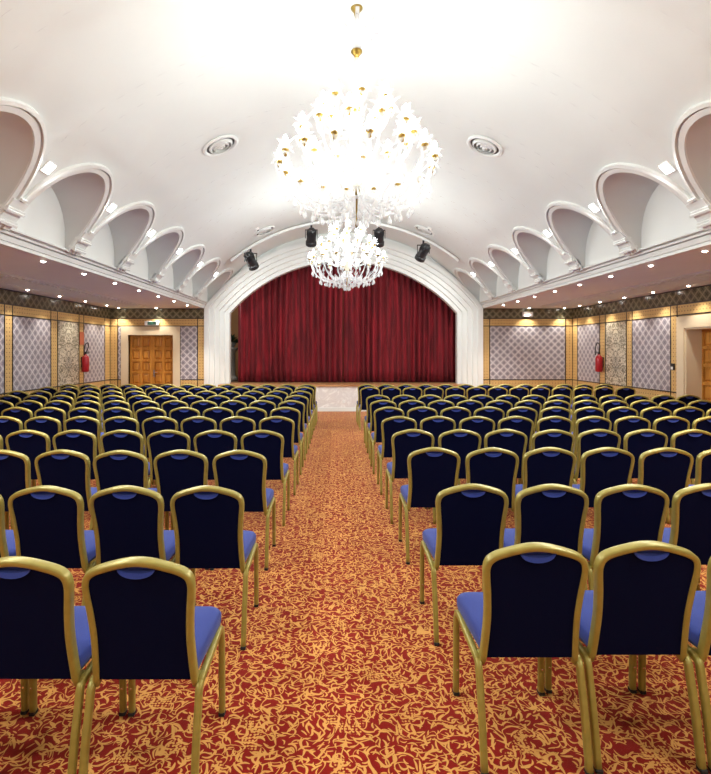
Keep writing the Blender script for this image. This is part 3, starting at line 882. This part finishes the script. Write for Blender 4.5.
def chandelier(loc, label):
    t = thing('crystal_chandelier', label, 'chandelier', loc, 0, 'crystal chandeliers')
    bm = bmesh.new(); lathe(bm, [(0, 0.03), (0.065, 0.02), (0.06, -0.01), (0.03, -0.045), (0.018, -0.1), (0.01, -0.12)], 18); obj('canopy', bm, M['brass'], t, True)
    bm = bmesh.new(); lathe(bm, [(0.008, -0.1), (0.008, -0.42), (0.02, -0.5), (0.038, -0.56), (0.034, -0.7), (0.04, -0.85), (0.03, -0.98), (0.05, -1.06), (0.06, -1.2), (0.035, -1.4), (0.07, -1.55), (0.06, -1.68), (0.03, -1.74)], 14); obj('stem', bm, M['amber'], t, True)
    for z, r in ((-0.44, 0.058), (-1.0, 0.05), (-1.76, 0.05)):
        bm = bmesh.new(); lathe(bm, [(0.012, z + 0.03), (r, z + 0.025), (r, z + 0.01), (0.03, z - 0.02), (0.014, z - 0.05)], 16); obj('gold_cup', bm, M['brass'], t, True)
    bm = bmesh.new(); lathe(bm, [(0.01, -1.78), (0.01, -2.07), (0.022, -2.09), (0.0, -2.14)], 10); obj('bottom_rod', bm, M['brass'], t, True)
    bm = bmesh.new(); lathe(bm, [(0.03, -1.82), (0.12, -1.85), (0.3, -1.9), (0.31, -1.91), (0.12, -1.88), (0.03, -1.85)], 24); obj('glass_dish', bm, M['glass'], t, True)
    # crown of curled glass leaves
    lb = bmesh.new()
    pth = catmull([(0.02, 0, -0.44), (0.06, 0, -0.3), (0.11, 0, -0.15), (0.17, 0, -0.10), (0.225, 0, -0.16), (0.225, 0, -0.24), (0.18, 0, -0.24), (0.18, 0, -0.2)], 5)
    sweep(lb, pth, rrect(0.006, 0.05, 0.002, 1), (0, 0, 1), [1.0 - 0.6 * i / (len(pth) - 1) for i in range(len(pth))])
    lm = obj('crown_leaf', lb, M['glass'], t, True)
    for k in range(1, 8):
        c = lm.copy(); C.objects.link(c); c.rotation_euler = (0, 0, k * PI / 4)
    tiers = [(16, [(0.05, 0, -1.74), (0.2, 0, -1.92), (0.46, 0, -1.93), (0.68, 0, -1.78), (0.775, 0, -1.52)], 0.82),
             (12, [(0.05, 0, -1.5), (0.16, 0, -1.62), (0.34, 0, -1.6), (0.5, 0, -1.45), (0.57, 0, -1.24)], 0.85),
             (8, [(0.04, 0, -1.15), (0.12, 0, -1.22), (0.22, 0, -1.2), (0.3, 0, -1.1), (0.34, 0, -0.96)], 0.8)]
    for ti, (n, pts, fs) in enumerate(tiers):
        am = cm = fm = None
        for k in range(n):
            rot = (k + 0.5 * ti) * 2 * PI / n + 0.1
            if am is None:
                ab = bmesh.new(); ap = catmull(pts, 6); sweep(ab, ap, circ(0.011, 7), (0, 1, 0))
                # little glass leaves along the arm
                for q in (0.35, 0.6, 0.8):
                    p = ap[int(q * (len(ap) - 1))]
                    for s in (-1, 1):
                        vs = [ab.verts.new(p + Vector(v)) for v in ((0, 0, 0), (0.03, s * 0.04, 0.05), (0.045, s * 0.055, 0.12), (0.0, s * 0.025, 0.07))]
                        ab.faces.new(vs)
                am = obj('arm', ab, M['glass'], t, True); a = am
                e = Vector(pts[-1])
                cb = bmesh.new(); lathe(cb, [(0.0, -0.055), (0.016, -0.045), (0.02, -0.03), (0.012, -0.022), (0.034, -0.004), (0.036, 0.008), (0.014, 0.012), (0.011, 0.03)], 10); cm = obj('cup', cb, M['brass'], a, True, e)
                bb = bmesh.new(); lathe(bb, [(0.009, 0.03), (0.012, 0.07), (0.02, 0.085), (0.022, 0.105), (0.013, 0.13), (0, 0.145)], 8); bmm = obj('bulb', bb, M['bulb'], a, True, e)
                fm = obj('glass_flower', flower_bm(fs, 5 + ti), M['glass'], a, False, e + Vector((0.0, 0, 0.02)))
            else:
                a = am.copy(); C.objects.link(a)
                for s_ in (cm, bmm, fm):
                    c = s_.copy(); C.objects.link(c); c.parent = a
                    if s_ is fm: c.rotation_euler = (0, 0, random.uniform(0, 6))
            a.rotation_euler = (0, 0, rot)
    # hanging drops
    pb = bmesh.new(); lathe(pb, [(0.0, 0.0), (0.003, -0.001), (0.003, -0.035), (0.012, -0.045), (0.022, -0.075), (0.017, -0.1), (0.0, -0.115)], 8)
    pm = None
    for n, r, z in ((24, 0.72, -1.72), (22, 0.56, -1.89), (18, 0.42, -1.93), (14, 0.27, -1.92), (10, 0.14, -1.96), (8, 0.06, -2.02)):
        for k in range(n):
            if pm is None: o = pm = obj('pendant_drop', pb, M['glass'], t, True)
            else: o = pm.copy(); C.objects.link(o)
            a = 2 * PI * k / n + r * 3
            o.location = (r * math.cos(a), r * math.sin(a), z)
    return t
ZT = ZC + R
ch1 = chandelier((0.0, 4.84, ZT), 'large crystal chandelier nearest the camera, hanging from the brass canopy on the vault')
register(ch1)
ch1.location.x = -0.03; ch1.scale = (0.96, 0.96, 1.0)
ch2 = dup(ch1); ch2.location = (0.0, 9.95, ZT)
ch2['label'] = 'crystal chandelier further away, hanging in front of the red stage curtain'

# ------------------------------------------------------------------ banquet chairs
def backy(z): return -0.15 - (z - 0.45) * 0.18
FP = [(0.190, 0.405), (0.185, 0.48), (0.181, 0.60), (0.186, 0.70), (0.194, 0.78), (0.195, 0.82), (0.185, 0.850), (0.155, 0.871), (0.10, 0.889), (0.045, 0.902), (0.0, 0.906)]
full = [Vector((-x, backy(z), z)) for x, z in FP[::-1][0:0]]
left = [Vector((-x, backy(z), z)) for x, z in FP]
right = [Vector((x, backy(z), z)) for x, z in FP[::-1]][1:]
frame_path = catmull(left + right, 4)
def frame_bm():
    bm = bmesh.new()
    # little forward hook into the side rail at both bottom ends
    pts = [Vector((-0.196, backy(0.405) + 0.04, 0.402))] + frame_path + [Vector((0.196, backy(0.405) + 0.04, 0.402))]
    sweep(bm, pts, rrect(0.040, 0.026, 0.008), (0, 1, 0.18))
    return bm
def outline(inset, z_lo, notch=0.0):
    pts = []
    for p in frame_path:
        if p.z < z_lo: continue
        x, z = p.x, p.z
        c = Vector((0, 0, 0.68)); 
        kx = 1 - inset / 0.19; kz = 1 - inset / 0.225
        pts.append((x * kx, 0.68 + (z - 0.68) * kz))
    pts = [(pts[0][0], z_lo)] + pts + [(pts[-1][0], z_lo)]
    if notch:
        out = []
        top = [q for q in pts if abs(q[0]) < 0.074 and q[1] > 0.8]
        for q in pts:
            if q in top: continue
            out.append(q)
        # insert the scooped edge where the points were taken out
        i = next(i for i in range(len(out) - 1) if out[i][0] < 0 < out[i + 1][0] and out[i][1] > 0.8)
        z0 = 0.68 + (0.893 - 0.68) * (1 - inset / 0.225)
        sc = [(-0.070 * math.cos(PI * k / 12), z0 - notch * math.sin(PI * k / 12)) for k in range(13)]
        out = out[:i + 1] + sc + out[i + 1:]
        return out
    return pts
def pad_bm(pts, y0, y1, crown=0.0):
    bm = bmesh.new()
    a = [bm.verts.new((x, backy(z) + y0, z)) for x, z in pts]; b = [bm.verts.new((x, backy(z) + y1, z)) for x, z in pts]
    n = len(pts)
    for i in range(n): bm.faces.new((a[i], a[(i + 1) % n], b[(i + 1) % n], b[i]))
    fa = bm.faces.new(a)
    if crown:
        ins = [bm.verts.new((x * 0.86, backy(z) + y1 + crown, 0.68 + (z - 0.68) * 0.88)) for x, z in pts]
        for i in range(n): bm.faces.new((b[i], b[(i + 1) % n], ins[(i + 1) % n], ins[i]))
        bm.faces.new(ins)
    else: bm.faces.new(b)
    return bm
def seat_bm():
    bm = bmesh.new()
    def ring(ins, z, dome=0.0):
        pts = []
        w0, w1, y0, y1, r = 0.196 - ins, 0.211 - ins, -0.15 + ins, 0.262 - ins, 0.06
        cs = [(w0 - 0.02, y0 + 0.02, 0.02, -90), (w1 - r, y1 - r, r, 0), (-w1 + r, y1 - r, r, 90), (-w0 + 0.02, y0 + 0.02, 0.02, 180)]
        for cx, cy, rr, a0 in cs:
            for k in range(6):
                a = math.radians(a0 + 90 * k / 5); pts.append(bm.verts.new((cx + rr * math.cos(a), cy + rr * math.sin(a), z)))
        return pts
    rs = [ring(0.02, 0.425), ring(0.004, 0.43), ring(0.0, 0.45), ring(0.0, 0.478), ring(0.008, 0.492), ring(0.03, 0.502), ring(0.09, 0.508)]
    for a, b in zip(rs, rs[1:]):
        n = len(a)
        for i in range(n): bm.faces.new((a[i], a[(i + 1) % n], b[(i + 1) % n], b[i]))
    bm.faces.new(rs[0]); bm.faces.new(rs[-1])
    return bm
LX = 0.2085
def front_leg_bm(s):
    bm = bmesh.new()
    p = [(s * LX, 0.235, 0.0), (s * LX, 0.232, 0.15), (s * LX, 0.228, 0.33), (s * LX, 0.215, 0.395), (s * LX, 0.175, 0.422), (s * LX, 0.05, 0.414), (s * LX, -0.145, 0.402)]
    sweep(bm, catmull(p, 4), rrect(0.027, 0.032, 0.008), (1, 0, 0)); return bm
def rear_leg_bm(s):
    bm = bmesh.new()
    p = [(s * LX, -0.10, 0.405), (s * LX, -0.15, 0.392), (s * LX, -0.168, 0.33), (s * LX, -0.2, 0.2), (s * LX, -0.235, 0.0)]
    sweep(bm, catmull(p, 4), rrect(0.027, 0.032, 0.008), (1, 0, 0)); return bm
def cap_bm(s, y):
    bm = bmesh.new(); box(bm, s * LX - 0.0138, s * LX + 0.0138, y - 0.018, y + 0.018, 0.0, 0.018); bevel(bm, 0.003, 1); return bm
def screw_bm(s):
    bm = bmesh.new(); lathe(bm, [(0.006, 0.0), (0.005, 0.003), (0, 0.004)], 8, Matrix.Translation((s * LX, 0.218, 0.13)) @ Matrix.Rotation(PI / 2, 4, 'X')); return bm
chair = thing('banquet_chair', '', 'chair')
obj('seat', seat_bm(), M['blue'], chair, True)
pb_ = pad_bm(outline(0.014, 0.44), 0.004, 0.03, 0.018)
zt = 0.68 + (0.893 - 0.68) * (1 - 0.009 / 0.225)
lo = [pb_.verts.new((-0.070 * math.cos(PI * k / 12), backy(zt) - 0.020, zt - 0.037 * math.sin(PI * k / 12))) for k in range(13)]
md = [pb_.verts.new((-0.070 * math.cos(PI * k / 12), backy(zt) - 0.012, zt + 0.004 - 0.024 * math.sin(PI * k / 12))) for k in range(13)]
hi = [pb_.verts.new((-0.070 * math.cos(PI * k / 12), backy(zt) + 0.022, zt + 0.010 - 0.016 * math.sin(PI * k / 12))) for k in range(13)]
for a_, b_ in ((lo, md), (md, hi)):
    for k in range(12): pb_.faces.new((a_[k], a_[k + 1], b_[k + 1], b_[k]))
obj('backrest', pb_, M['blue'], chair)
obj('back_panel', pad_bm(outline(0.009, 0.42, 0.037), -0.012, 0.0025), M['navy'], chair)
obj('back_frame', frame_bm(), M['gold'], chair, True)
caps = []
for s in (-1, 1):
    l = obj('leg', front_leg_bm(s), M['gold'], chair, True); caps.append(obj('foot_cap', cap_bm(s, 0.235), M['rubber'], l)); obj('screw', screw_bm(s), M['chrome'], l)
    l = obj('leg', rear_leg_bm(s), M['gold'], chair, True); caps.append(obj('foot_cap', cap_bm(s, -0.235), M['rubber'], l))
register(chair)
used = [False]
def dup_chair(detail):
    if not used[0]: used[0] = True; return chair
    r = chair.copy(); C.objects.link(r)
    for ch in KIDS[chair.name]:
        c = ch.copy(); C.objects.link(c); c.parent = r
        if detail:
            for g in KIDS.get(ch.name, []):
                d = g.copy(); C.objects.link(d); d.parent = c
    return r
ROWS_L = [1.85, 2.83, 3.85, 4.82, 5.82, 6.76, 7.68, 8.57, 9.5, 10.5, 11.3]
OFF_L = [0.732, 0.727, 0.735, 0.70, 0.68, 0.675, 0.67, 0.66, 0.655, 0.65, 0.635]
ROWS_R = [1.995, 2.87, 3.95, 4.86, 5.83, 6.8, 7.73, 8.63, 10.5, 11.32]
OFF_R = [0.803, 0.79, 0.785, 0.76, 0.75, 0.735, 0.745, 0.745, 0.735, 0.72]
rj = random.Random(11)
for rows, offs, sgn, side in ((ROWS_L, OFF_L, -1, 'left'), (ROWS_R, OFF_R, 1, 'right')):
    for i, (d, off) in enumerate(zip(rows, offs)):
        pitch = 0.46 if i < 3 else (0.455 if i < 6 else 0.449)
        if sgn > 0 and i > 6: pitch = 0.448
        for j in range(13):
            xc = off + pitch * j                     # distance from the camera axis
            px = 335 + sgn * xc * F / d
            half = 0.24 * F / d
            if px + half < -50 or px - half > 761: continue
            o = dup_chair(i < 3)
            o.location = (CAMX + sgn * xc, d + 0.235 + rj.uniform(-0.012, 0.012), 0)
            o.rotation_euler = (0, 0, rj.uniform(-0.005, 0.005) if i > 0 else sgn * 0.0)
            rn = 'nearest' if i == 0 else ORD[i] + ' nearest'
            o['label'] = 'gold-framed blue banquet chair, %s row of the %s block, %s' % (rn, side, 'on the aisle' if j == 0 else ORD[j] + ' from the aisle')
            o['group'] = 'banquet chairs in rows'

# ------------------------------------------------------------------ world and view
w = bpy.data.worlds.new('world'); S.world = w; w.use_nodes = True
w.node_tree.nodes['Background'].inputs[0].default_value = (0.9, 0.9, 1.0, 1); w.node_tree.nodes['Background'].inputs[1].default_value = 0.3
S.view_settings.view_transform = 'Standard'; S.view_settings.look = 'None'
S.view_settings.exposure = 0.02; S.view_settings.gamma = 1.0
S.cycles.use_denoising = True
S.cycles.max_bounces = 8; S.cycles.diffuse_bounces = 5; S.cycles.transparent_max_bounces = 16
S.cycles.sample_clamp_indirect = 6.0
